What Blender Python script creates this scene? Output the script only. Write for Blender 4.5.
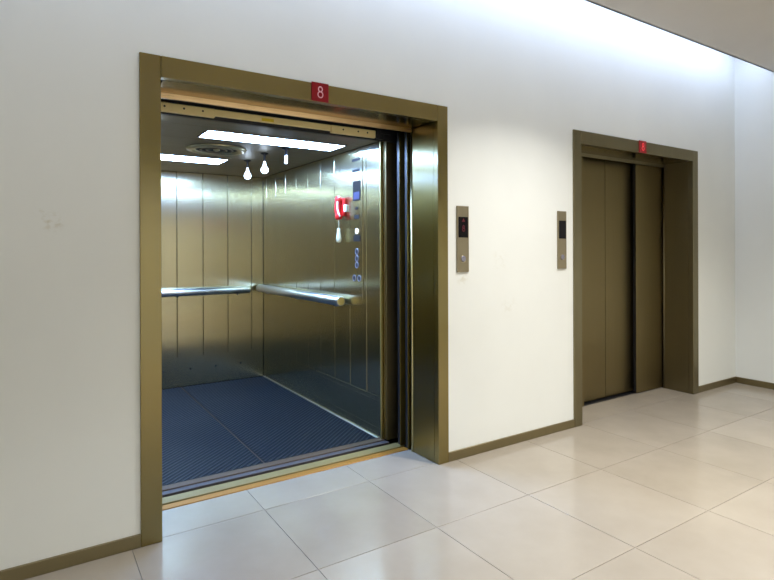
import bpy, bmesh, math, random
from mathutils import Vector, Matrix
random.seed(8)
S = bpy.context.scene
for o in list(bpy.data.objects): bpy.data.objects.remove(o)
C = S.collection

# ------------------------------------------------------------------ camera
# world: X runs along the lift wall, +Y goes into the lift, Z up; lift wall face is y = 0
CAM = (0.0, -2.646, 1.32)
cd = bpy.data.cameras.new('camera'); cam = bpy.data.objects.new('camera', cd); C.objects.link(cam)
cd.sensor_width = 36.0; cd.lens = 547.8 / 774 * 36.0
cd.shift_y = -(290 - 249.06) / 774
cam.matrix_world = (Matrix.Translation(CAM) @ Matrix.Rotation(-0.5768, 4, 'Z')
                    @ Matrix.Rotation(math.pi / 2, 4, 'X') @ Matrix.Rotation(-0.0035, 4, 'Z'))
cd.clip_start = 0.05
S.camera = cam

# ------------------------------------------------------------------ world, exposure
w = bpy.data.worlds.new('world'); S.world = w; w.use_nodes = True
w.node_tree.nodes['Background'].inputs[0].default_value = (0.5, 0.5, 0.5, 1)
w.node_tree.nodes['Background'].inputs[1].default_value = 0.02
vs = S.view_settings
vs.view_transform = 'Standard'; vs.look = 'None'; vs.exposure = 0.0; vs.gamma = 1.0; vs.use_curve_mapping = False

LOBBY_W = 39.0          # watts of each recessed lobby downlight, added fill ones included
COVE_W = 40.0           # watts of the cove batten over the lift wall
PANEL_E = 70.0           # emission of the lift ceiling panels
BULB_E = 12.0           # emission of the lift bulbs
LOBBY_C = (1.0, 0.985, 0.955); COVE_C = (0.56, 0.69, 1.0); CAR_C = (0.32, 0.53, 1.0)

# ------------------------------------------------------------------ materials
def mat(name, col, rough=0.5, metal=0.0, spec=0.5, emit=None, es=0.0, coat=0.0):
    m = bpy.data.materials.new(name); m.use_nodes = True
    b = m.node_tree.nodes['Principled BSDF']
    b.inputs['Base Color'].default_value = (*col, 1); b.inputs['Roughness'].default_value = rough
    b.inputs['Metallic'].default_value = metal; b.inputs['Specular IOR Level'].default_value = spec
    if coat: b.inputs['Coat Weight'].default_value = coat; b.inputs['Coat Roughness'].default_value = 0.05
    if emit: b.inputs['Emission Color'].default_value = (*emit, 1); b.inputs['Emission Strength'].default_value = es
    return m
def nd(m, t): return m.node_tree.nodes.new(t)
def lk(m, a, b): m.node_tree.links.new(a, b)
def world_pos(m, scale):
    g = nd(m, 'ShaderNodeNewGeometry'); mp = nd(m, 'ShaderNodeMapping')
    mp.inputs['Scale'].default_value = scale; lk(m, g.outputs['Position'], mp.inputs['Vector']); return mp.outputs[0]
def steel(name, col, rough, scale=(90, 90, 1.2), amt=0.10, bump=0.03, col2=None, aniso=0.0, haze=0.0, haze_rough=0.5):
    """brushed stainless: streaks stretched along the brushing direction drive roughness, tint and a tiny relief"""
    m = mat(name, col, rough, 1.0); b = m.node_tree.nodes['Principled BSDF']
    n = nd(m, 'ShaderNodeTexNoise'); n.inputs['Scale'].default_value = 1.0; n.inputs['Detail'].default_value = 4
    lk(m, world_pos(m, scale), n.inputs['Vector'])
    r = nd(m, 'ShaderNodeMapRange'); r.inputs['To Min'].default_value = rough - amt; r.inputs['To Max'].default_value = rough + amt
    lk(m, n.outputs['Fac'], r.inputs['Value']); lk(m, r.outputs[0], b.inputs['Roughness'])
    n2 = nd(m, 'ShaderNodeTexNoise'); n2.inputs['Scale'].default_value = 2.2; n2.inputs['Detail'].default_value = 3
    lk(m, world_pos(m, (1, 1, 0.6)), n2.inputs['Vector'])
    mx = nd(m, 'ShaderNodeMix'); mx.data_type = 'RGBA'
    mx.inputs['A'].default_value = (*col, 1); mx.inputs['B'].default_value = (*(col2 or [c * 0.82 for c in col]), 1)
    lk(m, n2.outputs['Fac'], mx.inputs['Factor']); lk(m, mx.outputs['Result'], b.inputs['Base Color'])
    bp = nd(m, 'ShaderNodeBump'); bp.inputs['Strength'].default_value = bump; bp.inputs['Distance'].default_value = 0.002
    lk(m, n.outputs['Fac'], bp.inputs['Height']); lk(m, bp.outputs[0], b.inputs['Normal'])
    if aniso:   # vertical grain: the gloss spreads sideways, across the grain
        g = nd(m, 'ShaderNodeNewGeometry'); cx = nd(m, 'ShaderNodeVectorMath'); cx.operation = 'CROSS_PRODUCT'
        lk(m, g.outputs['True Normal'], cx.inputs[0]); cx.inputs[1].default_value = (0.01, 0.013, 1)
        lk(m, cx.outputs[0], b.inputs['Tangent']); b.inputs['Anisotropic'].default_value = aniso
    if haze:    # second gloss lobe of the hairline finish; a cool sheen is tinted into it
        h = nd(m, 'ShaderNodeBsdfPrincipled'); h.inputs['Base Color'].default_value = (0.44, 0.56, 0.80, 1); h.inputs['Metallic'].default_value = 1; h.inputs['Roughness'].default_value = haze_rough; h.inputs['Anisotropic'].default_value = 0.8 if aniso else 0.0
        if aniso: lk(m, cx.outputs[0], h.inputs['Tangent'])
        ms = nd(m, 'ShaderNodeMixShader'); ms.inputs[0].default_value = haze
        lk(m, b.outputs[0], ms.inputs[1]); lk(m, h.outputs[0], ms.inputs[2]); lk(m, ms.outputs[0], m.node_tree.nodes['Material Output'].inputs['Surface'])
    return m

def plaster(name, col, marks=()):
    m = mat(name, col, 0.6, 0, 0.3); b = m.node_tree.nodes['Principled BSDF']
    n = nd(m, 'ShaderNodeTexNoise'); n.inputs['Scale'].default_value = 1.0; n.inputs['Detail'].default_value = 6
    lk(m, world_pos(m, (1.6, 1.6, 1.3)), n.inputs['Vector'])
    cr = nd(m, 'ShaderNodeValToRGB'); e = cr.color_ramp.elements
    e[0].position = 0.35; e[0].color = (*[c * 0.965 for c in col], 1); e[1].position = 0.62; e[1].color = (*col, 1)
    lk(m, n.outputs['Fac'], cr.inputs['Fac'])
    # sparse faint scuffs
    n2 = nd(m, 'ShaderNodeTexNoise'); n2.inputs['Scale'].default_value = 1.0; n2.inputs['Detail'].default_value = 5; n2.inputs['Roughness'].default_value = 0.65
    lk(m, world_pos(m, (7, 7, 9)), n2.inputs['Vector'])
    c2 = nd(m, 'ShaderNodeValToRGB'); c2.color_ramp.elements[0].position = 0.72; c2.color_ramp.elements[0].color = (0, 0, 0, 1)
    c2.color_ramp.elements[1].position = 0.80; c2.color_ramp.elements[1].color = (0.35, 0.35, 0.35, 1)
    lk(m, n2.outputs['Fac'], c2.inputs['Fac'])
    mx = nd(m, 'ShaderNodeMix'); mx.data_type = 'RGBA'; mx.inputs['B'].default_value = (0.55, 0.50, 0.36, 1)
    lk(m, c2.outputs['Color'], mx.inputs['Factor']); lk(m, cr.outputs['Color'], mx.inputs['A']); out = mx.outputs['Result']
    for (px, py, pz, rad, amt) in marks:     # single dirty scuffs on the paint
        g = nd(m, 'ShaderNodeNewGeometry'); dv = nd(m, 'ShaderNodeVectorMath'); dv.operation = 'DISTANCE'
        lk(m, g.outputs['Position'], dv.inputs[0]); dv.inputs[1].default_value = (px, py, pz)
        mr = nd(m, 'ShaderNodeMapRange'); mr.inputs['From Min'].default_value = rad; mr.inputs['From Max'].default_value = 0.0; lk(m, dv.outputs['Value'], mr.inputs['Value'])
        nn = nd(m, 'ShaderNodeTexNoise'); nn.inputs['Scale'].default_value = 1.0; nn.inputs['Detail'].default_value = 5; lk(m, world_pos(m, (22, 22, 30)), nn.inputs['Vector'])
        th = nd(m, 'ShaderNodeMapRange'); th.inputs['From Min'].default_value = 0.48; th.inputs['From Max'].default_value = 0.62; th.inputs['To Max'].default_value = amt; lk(m, nn.outputs['Fac'], th.inputs['Value'])
        mu = nd(m, 'ShaderNodeMath'); mu.operation = 'MULTIPLY'; lk(m, mr.outputs[0], mu.inputs[0]); lk(m, th.outputs[0], mu.inputs[1])
        mm = nd(m, 'ShaderNodeMix'); mm.data_type = 'RGBA'; mm.inputs['B'].default_value = (0.50, 0.44, 0.28, 1)
        lk(m, mu.outputs[0], mm.inputs['Factor']); lk(m, out, mm.inputs['A']); out = mm.outputs['Result']
    lk(m, out, b.inputs['Base Color'])
    n3 = nd(m, 'ShaderNodeTexNoise'); n3.inputs['Scale'].default_value = 140
    bp = nd(m, 'ShaderNodeBump'); bp.inputs['Strength'].default_value = 0.03; bp.inputs['Distance'].default_value = 0.002
    lk(m, world_pos(m, (1, 1, 1)), n3.inputs['Vector']); lk(m, n3.outputs['Fac'], bp.inputs['Height']); lk(m, bp.outputs[0], b.inputs['Normal'])
    return m

M = {}
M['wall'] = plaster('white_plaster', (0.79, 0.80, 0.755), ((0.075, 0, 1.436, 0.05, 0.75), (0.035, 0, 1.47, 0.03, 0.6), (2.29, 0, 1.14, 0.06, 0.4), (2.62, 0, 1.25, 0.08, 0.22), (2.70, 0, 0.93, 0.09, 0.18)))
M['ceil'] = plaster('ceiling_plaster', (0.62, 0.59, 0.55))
M['frame'] = steel('frame_steel', (0.31, 0.225, 0.025), 0.34, bump=0.006, aniso=0.85, haze=0.11, haze_rough=0.25)
M['frame2'] = steel('closed_lift_frame_steel', (0.26, 0.225, 0.135), 0.38, bump=0.006, aniso=0.7)
M['callplate'] = steel('call_panel_steel', (0.40, 0.345, 0.235), 0.42)
M['soffit'] = steel('shade_toned_soffit_steel', (0.22, 0.165, 0.05), 0.18, (90, 1.5, 90), 0.05, 0.005)  # darker than the frame steel: the soffit's dimness is put into its colour
M['panel'] = steel('car_wall_steel', (0.60, 0.45, 0.055), 0.23, amt=0.015, bump=0.002, aniso=0.9, haze=0.32, haze_rough=0.24)
M['door'] = steel('landing_door_steel', (0.26, 0.205, 0.10), 0.40, aniso=0.6)
M['rail'] = steel('rail_steel', (0.86, 0.87, 0.84), 0.32, (40, 40, 40), 0.05)
M['base'] = steel('baseboard_steel', (0.30, 0.25, 0.14), 0.38, (1.5, 1.5, 90))
M['brass'] = mat('brass_sill', (0.42, 0.19, 0.025), 0.45, 0.35)
M['alu'] = mat('aluminium_sill', (0.30, 0.23, 0.085), 0.5, 0.3)
M['brown_sill'] = mat('worn_sill', (0.11, 0.07, 0.04), 0.55, 0.2)
M['grey_sill'] = mat('grey_sill', (0.095, 0.082, 0.08), 0.55, 0.2)
M['ceil_steel'] = steel('car_ceiling_steel', (0.29, 0.25, 0.19), 0.46, (1.2, 90, 90))
M['dark'] = mat('dark_void', (0.012, 0.012, 0.014), 0.7)
M['darkmetal'] = mat('dark_metal', (0.035, 0.035, 0.04), 0.4, 0.6)
M['shaft'] = mat('shaft_concrete', (0.05, 0.05, 0.05), 0.9)
M['red'] = mat('red_plate', (0.24, 0.004, 0.008), 0.4, spec=0.25)
M['redlit'] = mat('red_lit_plate', (0.26, 0.004, 0.006), 0.35, emit=(1, 0.02, 0.03), es=0.06)
M['pink'] = mat('plate_figure', (0.80, 0.42, 0.45), 0.5)
M['redfig'] = mat('lit_figure', (0.8, 0.05, 0.06), 0.4, emit=(1, 0.04, 0.05), es=0.5)
M['black'] = mat('black_glass', (0.004, 0.003, 0.004), 0.3, spec=0.2)
M['ledred'] = mat('led_red', (0.06, 0.002, 0.008), 0.4, emit=(1, 0.02, 0.08), es=0.05)
M['ledblue'] = mat('screen_glow', (0.03, 0.035, 0.11), 0.3, emit=(0.25, 0.28, 0.9), es=0.04)
M['phone'] = mat('red_plastic', (0.75, 0.025, 0.02), 0.3)
M['white'] = mat('white_plastic', (0.85, 0.84, 0.78), 0.4)
M['cream'] = mat('cream_plastic', (0.78, 0.74, 0.52), 0.4)
M['button'] = mat('button_steel', (0.26, 0.25, 0.30), 0.5, 0.6)
M['buttonlit'] = mat('lit_button', (0.9, 0.9, 0.9), 0.3, emit=(0.9, 0.95, 1), es=1.2)
M['diffuser'] = mat('lamp_diffuser', (0.9, 0.9, 0.9), 0.5, emit=CAR_C, es=PANEL_E)
M['bulb'] = mat('lit_bulb', (0.9, 0.9, 0.9), 0.5, emit=(0.60, 0.76, 1.0), es=BULB_E)
M['lens'] = mat('downlight_lens', (0.9, 0.9, 0.9), 0.5, emit=LOBBY_C, es=6.0)
M['cove'] = mat('cove_diffuser', (0.9, 0.9, 0.9), 0.5, emit=COVE_C, es=3.0)
M['yellow'] = mat('yellow_sticker', (0.75, 0.55, 0.03), 0.5)
M['bar'] = mat('pale_yellow_enamel', (0.86, 0.70, 0.34), 0.35)
M['strip'] = steel('header_lip_steel', (0.85, 0.60, 0.33), 0.30, (1.5, 90, 90))
M['edge'] = steel('highlight_toned_steel', (0.85, 0.74, 0.34), 0.30)  # light tone paints in the highlight caught by the frame's rounded edges
M['fan'] = steel('fan_ring_steel', (0.66, 0.58, 0.38), 0.35, (30, 30, 30))
M['skirt'] = steel('floor_edge_aluminium', (0.80, 0.84, 0.84), 0.30, (90, 1.5, 90))
M['grout'] = mat('grout', (0.23, 0.21, 0.18), 0.8)

def tile_mat():
    m = mat('polished_tile', (0.70, 0.66, 0.57), 0.16, 0, 0.5); b = m.node_tree.nodes['Principled BSDF']
    p = world_pos(m, (1, 1, 1))
    n = nd(m, 'ShaderNodeTexNoise'); n.inputs['Scale'].default_value = 3.0; n.inputs['Detail'].default_value = 8; n.inputs['Roughness'].default_value = 0.6; lk(m, p, n.inputs['Vector'])
    oi = nd(m, 'ShaderNodeObjectInfo')
    ad = nd(m, 'ShaderNodeMath'); ad.operation = 'MULTIPLY_ADD'; ad.inputs[1].default_value = 0.35; lk(m, oi.outputs['Random'], ad.inputs[0]); lk(m, n.outputs['Fac'], ad.inputs[2])
    cr = nd(m, 'ShaderNodeValToRGB'); e = cr.color_ramp.elements
    e[0].position = 0.35; e[0].color = (0.30, 0.258, 0.20, 1); e[1].position = 0.95; e[1].color = (0.36, 0.315, 0.25, 1)
    lk(m, ad.outputs[0], cr.inputs['Fac']); lk(m, cr.outputs['Color'], b.inputs['Base Color'])
    r = nd(m, 'ShaderNodeMapRange'); r.inputs['To Min'].default_value = 0.10; r.inputs['To Max'].default_value = 0.24
    lk(m, n.outputs['Fac'], r.inputs['Value']); lk(m, r.outputs[0], b.inputs['Roughness'])
    return m
M['tile'] = tile_mat()
def rubber(name, c1, c2, rough):
    m = mat(name, c1, rough, 0, 0.3); b = m.node_tree.nodes['Principled BSDF']
    n = nd(m, 'ShaderNodeTexNoise'); n.inputs['Scale'].default_value = 2.6; n.inputs['Detail'].default_value = 6; lk(m, world_pos(m, (1, 1, 1)), n.inputs['Vector'])
    mx = nd(m, 'ShaderNodeMix'); mx.data_type = 'RGBA'; mx.inputs['A'].default_value = (*c1, 1); mx.inputs['B'].default_value = (*c2, 1)
    lk(m, n.outputs['Fac'], mx.inputs['Factor']); lk(m, mx.outputs['Result'], b.inputs['Base Color']); return m
M['mat'] = rubber('navy_rubber', (0.0015, 0.002, 0.005), (0.003, 0.004, 0.008), 0.6)
M['rib'] = rubber('navy_rubber_ribs', (0.004, 0.013, 0.026), (0.009, 0.018, 0.034), 0.42)

# ------------------------------------------------------------------ helpers
WO = {}   # world origin of every object
def box(bm, x0, x1, y0, y1, z0, z1, bev=0.0, seg=1):
    vs_ = [bm.verts.new((x, y, z)) for x in (x0, x1) for y in (y0, y1) for z in (z0, z1)]
    f = [(0, 1, 3, 2), (4, 6, 7, 5), (0, 4, 5, 1), (2, 3, 7, 6), (0, 2, 6, 4), (1, 5, 7, 3)]
    fs = [bm.faces.new([vs_[i] for i in q]) for q in f]
    if bev:
        es = list({e for q in fs for e in q.edges})
        bmesh.ops.bevel(bm, geom=es, offset=bev, segments=seg, profile=0.5, affect='EDGES')
    return bm
def B(*a, **k): return box(bmesh.new(), *a, **k)
def cyl(bm, p0, p1, r0, r1=None, n=20, caps=True):
    p0, p1 = Vector(p0), Vector(p1); r1 = r0 if r1 is None else r1
    d = (p1 - p0).normalized(); u = d.orthogonal().normalized(); v = d.cross(u)
    A = [bm.verts.new(p0 + (u * math.cos(t) + v * math.sin(t)) * r0) for t in [2 * math.pi * i / n for i in range(n)]]
    Bv = [bm.verts.new(p1 + (u * math.cos(t) + v * math.sin(t)) * r1) for t in [2 * math.pi * i / n for i in range(n)]]
    for i in range(n): bm.faces.new((A[i], A[(i + 1) % n], Bv[(i + 1) % n], Bv[i]))
    if caps: bm.faces.new(A[::-1]); bm.faces.new(Bv)
    return bm
def lathe(bm, c, axis, prof, n=24):
    """prof: list of (radius, distance along axis)"""
    c, d = Vector(c), Vector(axis).normalized(); u = d.orthogonal().normalized(); v = d.cross(u); rings = []
    for r, h in prof:
        rings.append([bm.verts.new(c + d * h + (u * math.cos(2 * math.pi * i / n) + v * math.sin(2 * math.pi * i / n)) * max(r, 1e-4)) for i in range(n)])
    for a, b in zip(rings, rings[1:]):
        for i in range(n): bm.faces.new((a[i], a[(i + 1) % n], b[(i + 1) % n], b[i]))
    bm.faces.new(rings[0][::-1]); bm.faces.new(rings[-1]); return bm
def tube(bm, pts, r, n=10):
    pts = [Vector(p) for p in pts]; rings = []; u = None
    for i, p in enumerate(pts):
        d = (pts[min(i + 1, len(pts) - 1)] - pts[max(i - 1, 0)]).normalized()
        u = d.orthogonal().normalized() if u is None else (u - d * u.dot(d)).normalized(); v = d.cross(u)
        rr = r[i] if isinstance(r, (list, tuple)) else r
        rings.append([bm.verts.new(p + (u * math.cos(2 * math.pi * k / n) + v * math.sin(2 * math.pi * k / n)) * rr) for k in range(n)])
    for a, b in zip(rings, rings[1:]):
        for k in range(n): bm.faces.new((a[k], a[(k + 1) % n], b[(k + 1) % n], b[k]))
    bm.faces.new(rings[0][::-1]); bm.faces.new(rings[-1]); return bm
def ring(bm, c, nrm, R, r, n=24, m=8, sy=1.0):
    c, d = Vector(c), Vector(nrm).normalized(); u = Vector((0, 0, 1)); v = d.cross(u); g = []
    for i in range(n):
        t = 2 * math.pi * i / n; rad = u * math.cos(t) * sy + v * math.sin(t)
        g.append([bm.verts.new(c + rad * R + (rad.normalized() * math.cos(2 * math.pi * k / m) + d * math.sin(2 * math.pi * k / m)) * r) for k in range(m)])
    for i in range(n):
        for k in range(m): bm.faces.new((g[i][k], g[(i + 1) % n][k], g[(i + 1) % n][(k + 1) % m], g[i][(k + 1) % m]))
    return bm
def obj(name, bm, m, parent=None, smooth=False, label=None, cat=None, group=None, kind=None):
    bmesh.ops.recalc_face_normals(bm, faces=bm.faces[:])
    xs = [v.co.x for v in bm.verts]; ys = [v.co.y for v in bm.verts]; zs = [v.co.z for v in bm.verts]
    org = Vector(((min(xs) + max(xs)) / 2, (min(ys) + max(ys)) / 2, min(zs)))
    bmesh.ops.translate(bm, verts=bm.verts[:], vec=-org)
    me = bpy.data.meshes.new(name); bm.to_mesh(me); bm.free()
    if smooth:
        me.polygons.foreach_set('use_smooth', [len(p.vertices) <= 4 for p in me.polygons])
    me.materials.append(M[m] if isinstance(m, str) else m)
    o = bpy.data.objects.new(name, me); C.objects.link(o); put(o, org, parent); tag(o, label, cat, group, kind); return o
def put(o, org, parent=None):
    WO[o.name] = Vector(org); o.location = Vector(org) - (WO[parent.name] if parent else Vector((0, 0, 0))); o.parent = parent
def tag(o, label=None, cat=None, group=None, kind=None):
    for k, v in (('label', label), ('category', cat), ('group', group), ('kind', kind)):
        if v: o[k] = v
    return o
def thing(name, loc, label, cat, group=None):
    o = bpy.data.objects.new(name, None); o.empty_display_size = 0.1; C.objects.link(o); put(o, loc); return tag(o, label, cat, group)
def copy_piece(src, org, parent):
    o = src.copy(); C.objects.link(o); put(o, org, parent); return o

# ------------------------------------------------------------------ dimensions
XL, XR = -2.2, 5.80            # lobby side walls
YB = -4.4                      # lobby rear wall
ZC = 2.954                     # dropped ceiling underside
ZT = 3.30                      # upper ceiling in the cove
FRAMES = [(0.407, 2.164, 0.496, 2.085), (3.362, 5.090, 3.448, 5.004)]   # outer left, outer right, inner left, inner right
FH, FI = 2.199, 2.102          # frame height, clear height
RD = 0.262                     # reveal depth
SILL = 0.30                    # where the landing sill starts
CX0, CX1, CY0, CY1, CZ = 0.33, 2.035, 0.60, 2.85, 2.07   # car interior

# ------------------------------------------------------------------ room shell
bm = bmesh.new()
T = 0.20
xs = [XL - 0.15, FRAMES[0][0] + 0.05, FRAMES[0][1] - 0.05, FRAMES[1][0] + 0.05, FRAMES[1][1] - 0.05, XR + 0.15]
for i in (0, 2, 4): box(bm, xs[i], xs[i + 1], 0, T, 0, FH - 0.05)
box(bm, xs[0], xs[5], 0, T, FH - 0.05, ZT)
obj('wall_front', bm, 'wall', label='white plaster wall holding both lift doors', kind='structure')
obj('wall_right', B(XR, XR + 0.15, YB, 0.0, 0, ZT), 'wall', label='white plaster end wall beside the closed lift', kind='structure')
obj('wall_left', B(XL - 0.15, XL, YB, 0.0, 0, ZT), 'wall', kind='structure', label='white plaster wall at the near end of the lobby')
obj('wall_back', B(XL - 0.15, XR + 0.15, YB - 0.15, YB, 0, ZT), 'wall', kind='structure', label='white plaster wall opposite the lifts')
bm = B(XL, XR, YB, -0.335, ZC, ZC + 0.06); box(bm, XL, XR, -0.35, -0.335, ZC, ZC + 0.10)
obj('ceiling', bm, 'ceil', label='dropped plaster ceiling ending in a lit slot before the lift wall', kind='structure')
obj('ceiling', B(XL - 0.15, XR + 0.15, YB - 0.15, T, ZT, ZT + 0.1), 'wall', label='upper white ceiling above the light slot', kind='structure')

# floor: grout bed and one slab per tile
P = 0.620; X0 = 0.370; Y0 = 0.024
fl = bmesh.new(); box(fl, XL - 0.15, XR + 0.15, YB - 0.15, 0.02, -0.12, -0.0025)
for a in FRAMES: box(fl, a[2] - 0.02, a[3] + 0.02, 0.02, SILL, -0.12, -0.0025)
floor = obj('floor', fl, 'grout', label='beige polished tile floor of the lift lobby', kind='structure')
def tile_cells():
    i0 = math.floor((XL - X0) / P); i1 = math.ceil((XR - X0) / P); j1 = math.floor((YB - Y0) / P)
    G = 0.0016
    for i in range(i0, i1):
        xa, xb = max(X0 + i * P, XL), min(X0 + (i + 1) * P, XR)
        if xb - xa < 0.02: continue
        for j in range(j1, 0):
            ya, yb = max(Y0 + j * P, YB), Y0 + (j + 1) * P
            yield (xa + G, xb - G, ya + G, yb - G if j < -1 else min(yb - G, 0.024 - G), j == -1)
        for a in FRAMES:
            xa2, xb2 = max(xa, a[2]), min(xb, a[3])
            if xb2 - xa2 > 0.02: yield (xa2 + G, xb2 - G, Y0 + G, SILL, False)
src = None
for xa, xb, ya, yb, last in tile_cells():
    if last:
        # the row that meets the wall: cut to the wall line except inside the door openings
        parts = []; cuts = sorted({xa, xb, *[v for a in FRAMES for v in (a[2], a[3]) if xa < v < xb]})
        b_ = bmesh.new()
        inside = any(a[2] <= xa and xb <= a[3] for a in FRAMES)
        if inside: box(b_, xa, xb, ya, yb, -0.02, 0, 0.0005)
        else: box(b_, xa, xb, ya, -0.001, -0.02, 0, 0.0005)
        if not inside:
            for c0, c1 in zip(cuts, cuts[1:]):
                if any(a[2] - 1e-6 <= c0 and c1 <= a[3] + 1e-6 for a in FRAMES): box(b_, c0, c1, -0.001, yb, -0.02, 0)
        obj('tile', b_, 'tile', floor); continue
    full = abs((xb - xa) - (P - 0.0032)) < 1e-4 and abs((yb - ya) - (P - 0.0032)) < 1e-4
    if full and src: copy_piece(src, ((xa + xb) / 2, (ya + yb) / 2, -0.02), floor)
    else:
        o = obj('tile', B(xa, xb, ya, yb, -0.02, 0, 0.0005), 'tile', floor)
        if full: src = o

# baseboards
BH, BT = 0.058, 0.012
bb = [(XL, FRAMES[0][0]), (FRAMES[0][1], FRAMES[1][0]), (FRAMES[1][1], XR)]
lab = ['steel baseboard before the open lift', 'steel baseboard between the two lifts', 'short steel baseboard between closed lift and corner']
for (a, b), l in zip(bb, lab):
    obj('baseboard_front', B(a, b, -BT, 0, 0, BH, 0.002), 'base', label=l, kind='structure')
obj('baseboard_right', B(XR - BT, XR, YB, -BT, 0, BH, 0.002), 'base', label='steel baseboard along the end wall', kind='structure')
obj('baseboard_left', B(XL, XL + BT, YB, -BT, 0, BH, 0.002), 'base', label='steel baseboard on the near end wall', kind='structure')

# dark shaft behind the open lift and behind the closed doors
bm = bmesh.new()
box(bm, -0.05, 0.0, T, 3.2, -0.3, 2.7); box(bm, 2.62, 2.67, T, 3.2, -0.3, 2.7)
box(bm, -0.05, 2.67, 3.2, 3.25, -0.3, 2.7); box(bm, -0.05, 2.67, T, 3.25, 2.7, 2.75); box(bm, -0.05, 2.67, SILL, 3.25, -0.35, -0.3)
obj('wall_shaft', bm, 'shaft', label='dark concrete shaft around the open lift', kind='structure')
bm = bmesh.new()
box(bm, 2.95, 3.0, T, 1.2, -0.3, 2.7); box(bm, 5.5, 5.55, T, 1.2, -0.3, 2.7); box(bm, 2.95, 5.55, 1.2, 1.25, -0.3, 2.7); box(bm, 2.95, 5.55, T, 1.25, 2.7, 2.75); box(bm, 2.95, 5.55, SILL, 1.25, -0.35, -0.3)
obj('wall_shaft', bm, 'shaft', label='dark concrete shaft behind the closed lift doors', kind='structure')

# ------------------------------------------------------------------ lobby lamps
def downlight(x, y, label):
    t = thing('recessed_downlight', (x, y, ZC), label, 'ceiling light', 'recessed lobby downlights')
    b = bmesh.new(); lathe(b, (x, y, ZC), (0, 0, -1), [(0.085, -0.004), (0.085, 0.006), (0.105, 0.004), (0.105, 0.0)], 32); obj('trim_ring', b, 'white', t, True)
    b = bmesh.new(); lathe(b, (x, y, ZC), (0, 0, -1), [(0.078, 0.004), (0.078, 0.009), (0.06, 0.012)], 32); obj('lens', b, 'lens', t, True)
    ld = bpy.data.lights.new('downlight_lamp', 'AREA'); ld.shape = 'DISK'; ld.size = 0.16; ld.energy = LOBBY_W; ld.color = LOBBY_C; ld.spread = math.radians(116)
    l = bpy.data.objects.new('lamp', ld); C.objects.link(l); put(l, (x, y, ZC - 0.016), t)
for i, (x, y) in enumerate([(2.75, -1.22), (-0.8, -3.4), (1.2, -3.4), (3.2, -3.4), (4.4, -2.3)]):  # first follows the bright wall patch; the rest are unseen lamps added as fill
    downlight(x, y, 'round recessed downlight in the lobby ceiling between both lifts' if i == 0 else 'round fill downlight added in the lobby ceiling away from the lift wall')
t = thing('cove_light', ((XL + XR) / 2, -0.30, ZT - 0.06), 'long white light batten hidden in the ceiling slot', 'light')
obj('batten', B(XL + 0.1, XR - 0.06, -0.325, -0.275, ZT - 0.05, ZT, 0.004), 'white', t)
obj('diffuser', B(XL + 0.12, XR - 0.08, -0.315, -0.285, ZT - 0.06, ZT - 0.05), 'cove', t)
ld = bpy.data.lights.new('cove_lamp', 'AREA'); ld.shape = 'RECTANGLE'; ld.size = XR - XL - 0.2; ld.size_y = 0.04; ld.energy = COVE_W; ld.color = COVE_C
l = bpy.data.objects.new('lamp', ld); C.objects.link(l); l.rotation_euler = (math.radians(28), 0, 0); put(l, ((XL + XR) / 2, -0.29, ZT - 0.07), t)

# ------------------------------------------------------------------ lift door frames
def door_frame(a, label, fm='frame', lip='strip', em='edge'):
    xa, xb, ia, ib = a; F = -0.014
    t = thing('door_frame', ((xa + xb) / 2, 0, 0), label, 'door frame', 'lift door frames')
    for s, o0, o1 in ((0, xa, ia), (1, ib, xb)):
        j = obj('jamb', B(o0, o1, F, 0.03, 0.001, FH, 0.002), fm, t)
        rx = (o1 - 0.02, o1) if s == 0 else (o0, o0 + 0.02)
        obj('reveal', B(rx[0], rx[1], 0.03, RD, 0.001, FI + 0.02), fm, j)
        cx_ = o1 - 0.004 if s == 0 else o0 + 0.004
        b = bmesh.new(); cyl(b, (cx_, RD, 0.001), (cx_, RD, FI - 0.002), 0.010, n=12); obj('rounded_edge', b, em, j, True)
        rr = (ia - 0.30, ia - 0.005) if s == 0 else (ib + 0.005, ib + 0.30)
        obj('return_strip', B(rr[0], rr[1], RD - 0.008, RD, 0.001, FI + 0.02), fm, j)
    h = obj('header', B(ia + 0.001, ib - 0.001, F, 0.03, FI, FH, 0.002), fm, t)
    obj('soffit', B(ia + 0.02, ib - 0.02, 0.03, RD - 0.02, FI, FI + 0.02), 'soffit', h)
    b = bmesh.new(); box(b, ia + 0.012, ib - 0.012, RD - 0.020, RD - 0.004, FI - 0.027, FI + 0.05, 0.005, 3); obj('header_lip', b, lip, h, True)
    return t
door_frame(FRAMES[0], 'wide brushed steel frame around the open lift')
door_frame(FRAMES[1], 'brushed steel frame around the closed lift doors', 'frame2', 'frame2', 'frame2')

def sill(a, label, full):
    ia, ib = a[2], a[3]
    t = thing('landing_sill', ((ia + ib) / 2, SILL, -0.02), label, 'door sill', 'landing sills')
    e0, e1 = ia - 0.02, ib + 0.02
    if full:
        obj('brass_edge', B(ia + 0.002, ib - 0.002, SILL + 0.001, 0.352, -0.03, 0.004, 0.002), 'brass', t)
        obj('groove', B(e0, e1, 0.352, 0.376, -0.03, -0.010), 'darkmetal', t)
        obj('track_plate', B(e0, e1, 0.374, 0.450, -0.03, 0.002, 0.002), 'alu', t)
    else:
        obj('track_plate', B(e0, e1, SILL + 0.001, 0.345, -0.03, -0.004), 'darkmetal', t)
        obj('track_plate', B(e0, e1, 0.350, 0.42, -0.03, -0.004), 'darkmetal', t)
    return t
sill(FRAMES[0], 'brass edged metal sill below the open lift', True)
sill(FRAMES[1], 'dark metal sill below the closed lift doors', False)

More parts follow.
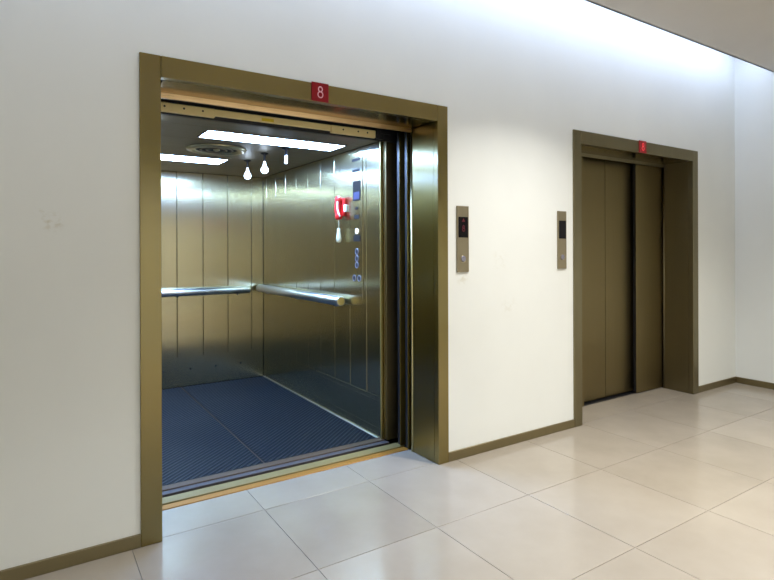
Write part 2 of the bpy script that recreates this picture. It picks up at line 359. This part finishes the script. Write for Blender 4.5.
# landing doors: four telescopic leaves each side-stacked (open) or closed
def leaf(x0, x1, y0, y1, label, group, m='door', z1=2.10):
    t = thing('lift_door_leaf', ((x0 + x1) / 2, (y0 + y1) / 2, 0.006), label, 'lift door', group)
    obj('skin', B(x0 + 0.001, x1 - 0.001, y0, y0 + 0.004, 0.008, z1, 0.0012), m, t)
    obj('core', B(x0 + 0.003, x1 - 0.003, y0 + 0.004, y1, 0.012, z1), 'darkmetal', t)
    return t
ia, ib = FRAMES[1][2], FRAMES[1][3]; mid = (ia + ib) / 2 + 0.024
leaf(mid + 0.002, 4.66, 0.355, 0.385, 'closed right centre leaf of the brown steel lift doors', 'closed lift door leaves')
leaf(4.25 - (4.66 - mid - 0.002) + 0.002, mid - 0.002, 0.355, 0.385, 'closed left centre leaf of the brown steel lift doors', 'closed lift door leaves')
leaf(4.595, ib + 0.012, 0.282, 0.312, 'closed outer leaf by the far jamb of the closed lift', 'closed lift door leaves')
leaf(ia - 0.012, ia + 0.41, 0.282, 0.312, 'closed outer leaf by the near jamb of the closed lift', 'closed lift door leaves')
ia, ib = FRAMES[0][2], FRAMES[0][3]
leaf(ib - 0.012, ib + 0.42, 0.296, 0.326, 'outer landing leaf slid open beside the call panel side', 'landing leaves of the open lift', 'frame')
leaf(ib - 0.020, ib + 0.43, 0.375, 0.405, 'inner landing leaf slid open beside the call panel side', 'landing leaves of the open lift', 'frame')
leaf(ia - 0.42, ia - 0.004, 0.296, 0.326, 'outer landing leaf slid open behind the plain wall', 'landing leaves of the open lift', 'frame')
leaf(ia - 0.43, ia - 0.002, 0.375, 0.405, 'inner landing leaf slid open behind the plain wall', 'landing leaves of the open lift', 'frame')

# header rail with its screwed end brackets, and a dark backplate painting in the shade behind it
t = thing('header_rail', (1.2, 0.455, 2.063), 'pale metal door rail with screwed end brackets above the open lift', 'door rail')
obj('rail', B(0.86, 1.61, 0.452, 0.470, 2.070, 2.108, 0.003), 'bar', t)
obj('sticker', B(1.14, 1.215, 0.4505, 0.4518, 2.076, 2.094), 'yellow', t, label='small yellow sticker')
for x0, x1, hs in ((0.36, 0.868, (0.50, 0.60, 0.70, 0.80)), (1.595, 1.925, (1.68, 1.79, 1.86))):
    k = obj('end_bracket', B(x0, x1, 0.444, 0.470, 2.058, 2.108, 0.004), 'bar', t)
    for hx in hs:
        b = bmesh.new(); cyl(b, (hx, 0.4425, 2.086), (hx, 0.446, 2.086), 0.0055, n=12); obj('screw', b, 'dark', k)
obj('shade_backplate', B(0.34, 2.2, 0.474, 0.49, 2.05, 2.60), 'darkmetal', t)
b = bmesh.new(); box(b, 1.93, 1.99, 0.440, 0.472, 2.055, 2.15, 0.004); box(b, 1.96, 2.04, 0.436, 0.445, 2.09, 2.16); obj('roller_bracket', b, 'darkmetal', t)

# ------------------------------------------------------------------ lift car
car = thing('lift_car', ((CX0 + CX1) / 2, CY0, -0.03), 'open lift car lined with brushed steel panels over a navy ribbed floor', 'lift')
PT = 0.010
def panel_wall(name, cuts, axis, pos, sgn, z0, z1, parent):
    """backing sheet plus one bevelled steel panel between each pair of cuts"""
    lo, hi = cuts[0], cuts[-1]
    def bx(a, b, d0, d1, za, zb, bev=0.0):
        p, q = sorted((pos + sgn * d0, pos + sgn * d1))
        return B(a, b, p, q, za, zb, bev) if axis == 'x' else B(p, q, a, b, za, zb, bev)
    wl = obj(name, bx(lo, hi, PT, PT + 0.02, z0, z1), 'darkmetal', parent)
    for a, b in zip(cuts, cuts[1:]): obj('wall_panel', bx(a + 0.0016, b - 0.0016, 0, PT, z0, z1, 0.003), 'panel', wl)
    return wl
rc = [CX0, 0.44, 0.685, 0.93, 1.175, 1.42, 1.665, 1.91, CX1]
rear = panel_wall('rear_wall', rc, 'x', CY1, 1, 0.0, CZ, car)
sc = [0.57, 0.755, 1.0, 1.25, 1.5, 1.75, 2.0, 2.25, 2.5, 2.75, CY1]
side = panel_wall('side_wall', sc, 'y', CX1, 1, 0.0, CZ, car)
side2 = panel_wall('side_wall', sc, 'y', CX0, -1, 0.0, CZ, car)
# front return of the blind side and thin door leaves of the car
obj('front_return', B(CX0 - 0.03, 0.485, 0.57, 0.60, 0, CZ), 'panel', car)
obj('front_edge', B(CX1 - 0.004, CX1 + 0.03, 0.556, 0.569, 0, CZ, 0.002), 'edge', car, label='bright vertical edge strip')
for y in (0.505, 0.533): obj('car_door_leaf', B(2.045 + (y - 0.505) * 0.2, 2.50, y, y + 0.016, 0.008, 2.10, 0.002), 'door', car)
# kick plates with ridges and screws
def kick(parent, bxf, length_pts, dot):
    k = obj('kick_plate', bxf(0.0, 0.002, 0.02, 0.285), 'panel', parent)
    for za, zb in ((0.275, 0.290), (0.250, 0.259), (0.058, 0.070), (0.022, 0.034)): obj('ridge', bxf(0.001, 0.0030, za, zb), 'panel', k)
    for p in length_pts:
        b = bmesh.new(); dot(b, p); obj('screw', b, 'dark', k)
kick(rear, lambda d0, d1, z0, z1, bev=0.0: B(CX0 + 0.012, CX1 - 0.012, CY1 - d1, CY1 - d0, z0, z1, bev), [0.56, 0.81, 1.05, 1.295, 1.54, 1.79],
     lambda b, p: cyl(b, (p, CY1 - 0.005, 0.166), (p, CY1 - 0.001, 0.166), 0.0085, n=12))
kick(side, lambda d0, d1, z0, z1, bev=0.0: B(CX1 - d1, CX1 - d0, 0.572, CY1 - 0.012, z0, z1, bev), [],
     lambda b, p: cyl(b, (CX1 - 0.005, p, 0.166), (CX1 - 0.001, p, 0.166), 0.0085, n=12))
# floor: platform, two rubber mats with diagonal ribs, edge strip, sill
obj('platform', B(CX0, CX1, 0.495, CY1, -0.10, -0.008), 'darkmetal', car)
def ribs(x0, x1, y0, y1):
    bm = bmesh.new(); th = math.radians(40); d = Vector((math.cos(th), math.sin(th))); n = Vector((-d.y, d.x)); sp = 0.030
    cs = [Vector((x, y)).dot(n) for x in (x0, x1) for y in (y0, y1)]; k = math.ceil(min(cs) / sp)
    while k * sp < max(cs):
        base = n * (k * sp); lo, hi = -99.0, 99.0
        for ax, (l0, l1) in enumerate(((x0, x1), (y0, y1))):
            ta, tb = sorted(((l0 - base[ax]) / d[ax], (l1 - base[ax]) / d[ax])); lo, hi = max(lo, ta), min(hi, tb)
        if hi - lo > 0.03:
            A, Bp = base + d * lo, base + d * hi; hw = 0.0085; q = []
            for pt in (A, Bp):
                q.append([bm.verts.new((*(pt - n * hw), 0.0)), bm.verts.new((*(pt - n * hw * 0.6), 0.004)), bm.verts.new((*(pt + n * hw * 0.6), 0.004)), bm.verts.new((*(pt + n * hw), 0.0))])
            for i in range(3): bm.faces.new((q[0][i], q[0][i + 1], q[1][i + 1], q[1][i]))
        k += 1
    return bm
for x0, x1 in ((CX0 + 0.002, 1.205), (1.2085, CX1 - 0.013)):
    m_ = obj('floor_mat', B(x0, x1, CY0 + 0.001, CY1 - 0.012, -0.008, 0.0, 0.001), 'mat', car, label='navy ribbed rubber mat')
    r_ = obj('ribs', ribs(x0 + 0.01, x1 - 0.01, CY0 + 0.008, CY1 - 0.02), 'rib', m_); r_['kind'] = 'stuff'
obj('seam_strip', B(1.2052, 1.2083, CY0 + 0.001, CY1 - 0.012, -0.008, 0.0012), 'brown_sill', car)
obj('floor_edge_strip', B(CX1 - 0.012, CX1, CY0, CY1 - 0.012, -0.008, 0.006, 0.002), 'skirt', car, label='bright metal strip along the floor edge')
s_ = obj('car_sill', B(CX0, CX1 + 0.02, 0.494, 0.540, -0.04, -0.003, 0.001), 'grey_sill', car)
obj('threshold_plate', B(CX0, CX1 + 0.012, 0.540, 0.600, -0.04, 0.003, 0.002), 'brown_sill', car)
# ceiling of the car
obj('car_ceiling', B(CX0, CX1, 0.585, CY1, CZ + 0.008, CZ + 0.03), 'darkmetal', car)
cc = [0.585, 0.76, 1.165, 1.80, 2.26, CY1]
for a, b in zip(cc, cc[1:]): obj('ceiling_panel', B(CX0 + 0.001, CX1 - 0.001, a + 0.0015, b - 0.0015, CZ, CZ + 0.008, 0.0012), 'ceil_steel', car)

# things in the car
def light_panel(x0, x1, y0, y1, label):
    t = thing('light_panel', ((x0 + x1) / 2, (y0 + y1) / 2, CZ - 0.01), label, 'ceiling light', 'lift light panels')
    b = bmesh.new(); f = 0.012
    for q in ((x0 - f, x1 + f, y0 - f, y0), (x0 - f, x1 + f, y1, y1 + f), (x0 - f, x0, y0, y1), (x1, x1 + f, y0, y1)): box(b, *q, CZ - 0.006, CZ - 0.0002)
    obj('frame', b, 'ceil_steel', t); obj('diffuser', B(x0, x1, y0, y1, CZ - 0.004, CZ - 0.0005), 'diffuser', t)
light_panel(0.935, 1.905, 0.83, 1.07, 'long glowing panel on the lift ceiling near the doors')
light_panel(0.41, 1.375, 1.89, 2.17, 'long glowing panel at the rear of the lift ceiling')
t = thing('ceiling_fan', (1.165, 1.47, CZ - 0.02), 'round metal fan vent in the lift ceiling', 'fan vent')
b = bmesh.new(); lathe(b, (1.165, 1.47, CZ), (0, 0, -1), [(0.155, 0.0005), (0.155, 0.006), (0.165, 0.018), (0.190, 0.020), (0.212, 0.012), (0.218, 0.0005)], 48); obj('ring', b, 'fan', t, True)
b = bmesh.new(); lathe(b, (1.165, 1.47, CZ), (0, 0, -1), [(0.154, 0.0005), (0.154, 0.003)], 40); obj('opening', b, 'dark', t)
for R_ in (0.115, 0.072):
    b = bmesh.new(); n = 40; m_ = 6; g = []
    for i in range(n):
        a_ = 2 * math.pi * i / n; u = Vector((math.cos(a_), math.sin(a_), 0))
        g.append([b.verts.new(Vector((1.165, 1.47, CZ - 0.010)) + u * (R_ + 0.007 * math.cos(2 * math.pi * k / m_)) + Vector((0, 0, 0.004 * math.sin(2 * math.pi * k / m_)))) for k in range(m_)])
    for i in range(n):
        for k in range(m_): b.faces.new((g[i][k], g[(i + 1) % n][k], g[(i + 1) % n][(k + 1) % m_], g[i][(k + 1) % m_]))
    obj('grille_ring', b, 'ceil_steel', t, True)
b = bmesh.new(); lathe(b, (1.165, 1.47, CZ), (0, 0, -1), [(0.024, 0.003), (0.024, 0.010), (0.014, 0.016)], 20); obj('hub', b, 'fan', t, True)
def bulb(x, y, lit, label, group):
    t = thing('ceiling_bulb', (x, y, CZ - 0.12), label, 'light bulb', group)
    b = bmesh.new(); lathe(b, (x, y, CZ), (0, 0, -1), [(0.030, 0.0005), (0.030, 0.008), (0.010, 0.014), (0.008, 0.065)], 20); obj('socket', b, 'darkmetal', t, True)
    pr = [(0.008, 0.065), (0.010, 0.085), (0.016, 0.103), (0.026, 0.118), (0.029, 0.134), (0.023, 0.149), (0.010, 0.157)] if lit else [(0.012, 0.055), (0.012, 0.06), (0.012, 0.115), (0.006, 0.120)]
    b = bmesh.new(); lathe(b, (x, y, CZ), (0, 0, -1), pr, 20); obj('globe', b, 'bulb' if lit else 'white', t, True)
bulb(1.53, 1.85, True, 'lit bulb hanging at the rear of the lift ceiling', 'lit lift bulbs')
bulb(1.53, 1.45, True, 'lit bulb hanging beside the round fan vent', 'lit lift bulbs')
bulb(1.585, 1.155, False, 'unlit white tube lamp hanging beside the front light panel', None)
bulb(0.605, 0.74, True, 'lit bulb hanging beside the door jamb', 'lit lift bulbs')
bulb(0.655, 1.45, True, 'lit bulb hanging on the blind side of the fan vent', 'lit lift bulbs')

def rail(p0, p1, nrm, label):
    p0, p1, nrm = Vector(p0), Vector(p1), Vector(nrm)
    t = thing('handrail', ((p0 + p1) / 2)[:2] + (p0.z - 0.04,), label, 'handrail', 'round lift handrails')
    d = (p1 - p0).normalized(); R_ = 0.038; L = (p1 - p0).length
    b = bmesh.new(); lathe(b, p0, d, [(R_ - 0.006, 0), (R_, 0.006), (R_, L - 0.006), (R_ - 0.006, L)], 32); obj('tube', b, 'rail', t, True)
    for p, s in ((p0, -1), (p1, 1)):
        b = bmesh.new(); cyl(b, p, p + d * s * 0.004, R_ - 0.008, n=28); obj('end_cap', b, 'edge', t)
    for f in (0.08, 0.5, 0.92):
        q = p0 + (p1 - p0) * f; b = bmesh.new()
        tube(b, [q + Vector((0, 0, -0.02)), q + nrm * 0.03 + Vector((0, 0, -0.045)), q + nrm * 0.0605 + Vector((0, 0, -0.045))], 0.009)
        obj('bracket', b, 'rail', t, True)
rail((0.48, CY1 - 0.062, 0.915), (1.865, CY1 - 0.062, 0.915), (0, 1, 0), 'steel handrail on the rear wall of the lift')
rail((CX1 - 0.062, 1.03, 0.925), (CX1 - 0.062, CY1 - 0.05, 0.925), (1, 0, 0), 'steel handrail on the panelled wall with the control panel')

# control panel on the side wall
X_ = CX1; t = thing('control_panel', (X_, 0.905, 0.9), 'tall steel control panel with screen and buttons on the lift wall', 'control panel')
FX = X_ - 0.005
obj('faceplate', B(FX, X_ - 0.0002, 0.800, 0.998, 0.95, 2.035, 0.0015), 'panel', t)
for z in (1.985, 1.905): obj('slot', B(FX - 0.0025, FX, 0.835, 0.950, z - 0.010, z + 0.010, 0.001), 'darkmetal', t, label='dark grille slot')
d_ = obj('display', B(FX - 0.003, FX, 0.828, 0.938, 1.678, 1.826, 0.001), 'black', t, label='dark screen')
obj('screen_glow', B(FX - 0.0036, FX - 0.003, 0.840, 0.926, 1.690, 1.745), 'ledblue', d_)
obj('keyhole', B(FX - 0.003, FX, 0.865, 0.905, 1.614, 1.632, 0.001), 'darkmetal', t)
obj('notice', B(FX - 0.002, FX, 0.848, 0.920, 1.545, 1.575), 'darkmetal', t)
b = bmesh.new(); lathe(b, (FX, 0.882, 1.453), (-1, 0, 0), [(0.021, 0.0), (0.021, 0.004), (0.015, 0.007)], 20); obj('alarm_button', b, 'buttonlit', t, True)
obj('label_plate', B(FX - 0.002, FX, 0.835, 0.930, 1.378, 1.425), 'darkmetal', t)
for y, z in ((0.882, 1.302), (0.882, 1.251), (0.882, 1.202), (0.921, 1.105), (0.848, 1.105)):
    b = bmesh.new(); lathe(b, (FX, y, z), (-1, 0, 0), [(0.019, 0.0), (0.019, 0.003), (0.012, 0.004)], 20); k = obj('button', b, 'darkmetal', t, True)
    b = bmesh.new(); ring(b, (FX - 0.002, y, z), (-1, 0, 0), 0.021, 0.004); obj('button_ring', b, 'button', k, True)

# red telephone with hanging pull tag
t = thing('wall_telephone', (X_, 1.093, 1.36), 'red wall telephone with a cream tag hanging on the lift wall', 'telephone')
obj('cradle', B(X_ - 0.026, X_ - 0.0005, 1.058, 1.120, 1.575, 1.715, 0.010, 3), 'phone', t, True)
b = bmesh.new(); pts = []; rad = []
for i in range(13):
    u = i / 12; z = 1.725 - 0.175 * u; bow = math.sin(math.pi * u)
    pts.append((X_ - 0.040 - 0.012 * bow, 1.088 + 0.014 * bow, z)); rad.append(0.024 if 0.2 < u < 0.8 else 0.030 - 0.010 * (u in (0, 1)))
tube(b, pts, rad, 14); h_ = obj('handset', b, 'phone', t, True)
b = bmesh.new(); tube(b, [(X_ - 0.050 - 0.014 * math.sin(math.pi * i / 12), 1.074 + 0.010 * math.sin(math.pi * i / 12) - 0.012 * (i / 12) ** 2, 1.728 - 0.160 * i / 12) for i in range(13)], 0.0072, 8); obj('white_stripe', b, 'white', h_, True)
b = bmesh.new(); tube(b, [(X_ - 0.05, 1.088, 1.56), (X_ - 0.045, 1.091, 1.52), (X_ - 0.045, 1.094, 1.475)], 0.003, 6); c_ = obj('cord', b, 'cream', t, True)
b = bmesh.new(); lathe(b, (X_ - 0.045, 1.094, 1.482), (0, 0, -1), [(0.006, 0), (0.013, 0.006), (0.011, 0.02), (0.017, 0.055), (0.021, 0.085), (0.017, 0.104), (0.006, 0.110)], 18); obj('tag', b, 'cream', c_, True)
obj('hook_switch', B(X_ - 0.02, X_ - 0.0005, 1.035, 1.075, 1.605, 1.662, 0.006, 2), 'white', t, label='small white wall box')

# ------------------------------------------------------------------ signs and call panels
def figure8(bm, x, z, y, s, r):
    ring(bm, (x, y, z + 0.50 * s), (0, -1, 0), 0.38 * s, r, sy=1.12)
    ring(bm, (x, y, z - 0.45 * s), (0, -1, 0), 0.48 * s, r, sy=1.08)
def plate(x, m, fm, label):
    t = thing('floor_number_plate', (x, -0.014, FH - 0.097), label, 'number plate', 'floor number plates')
    p = obj('plate', B(x - 0.050, x + 0.050, -0.021, -0.0145, FH - 0.096, FH + 0.004, 0.002), m, t)
    b = bmesh.new(); figure8(b, x, FH - 0.046, -0.0212, 0.030, 0.0030); obj('figure', b, fm, p, True)
plate(1.290, 'red', 'pink', 'dark red plate with a pale 8 on the open lift frame')
plate(4.222, 'redlit', 'redfig', 'glowing red number plate on the closed lift frame')

def call_panel(x0, x1, label, lit):
    t = thing('call_panel', ((x0 + x1) / 2, 0, 1.175), label, 'call panel', 'lift call panels'); z0, z1 = 1.173, 1.591; h = z1 - z0; cx = (x0 + x1) / 2; w_ = x1 - x0
    obj('faceplate', B(x0, x1, -0.012, -0.0003, z0, z1, 0.003), 'callplate', t)
    d = obj('display', B(cx - 0.40 * w_, cx + 0.40 * w_, -0.0145, -0.0122, z1 - 0.478 * h, z1 - 0.167 * h, 0.001), 'black', t, label='black glass display')
    if lit:
        b = bmesh.new(); figure8(b, cx, z1 - 0.34 * h, -0.0148, 0.019, 0.0025); obj('figure', b, 'ledred', d, True)
        b = bmesh.new(); zt = z1 - 0.215 * h; v = [b.verts.new(p) for p in ((cx - 0.013, -0.0147, zt - 0.011), (cx + 0.013, -0.0147, zt - 0.011), (cx, -0.0147, zt + 0.011), (cx - 0.013, -0.0155, zt - 0.011), (cx + 0.013, -0.0155, zt - 0.011), (cx, -0.0155, zt + 0.011))]
        for q in ((0, 1, 2), (3, 5, 4), (0, 3, 4, 1), (1, 4, 5, 2), (2, 5, 3, 0)): b.faces.new([v[i] for i in q])
        obj('arrow', b, 'ledred', d)
    zb = z0 + 0.20 * h
    b = bmesh.new(); lathe(b, (cx, -0.012, zb), (0, -1, 0), [(0.019, 0.0), (0.019, 0.003), (0.015, 0.005)], 24); k = obj('button', b, 'button', t, True)
    b = bmesh.new(); ring(b, (cx, -0.0135, zb), (0, -1, 0), 0.0215, 0.0022); obj('button_ring', b, 'callplate', k, True)
call_panel(2.239, 2.337, 'steel call panel with dim red display beside the open lift', True)
call_panel(3.184, 3.278, 'steel call panel with dark display beside the closed lift', False)
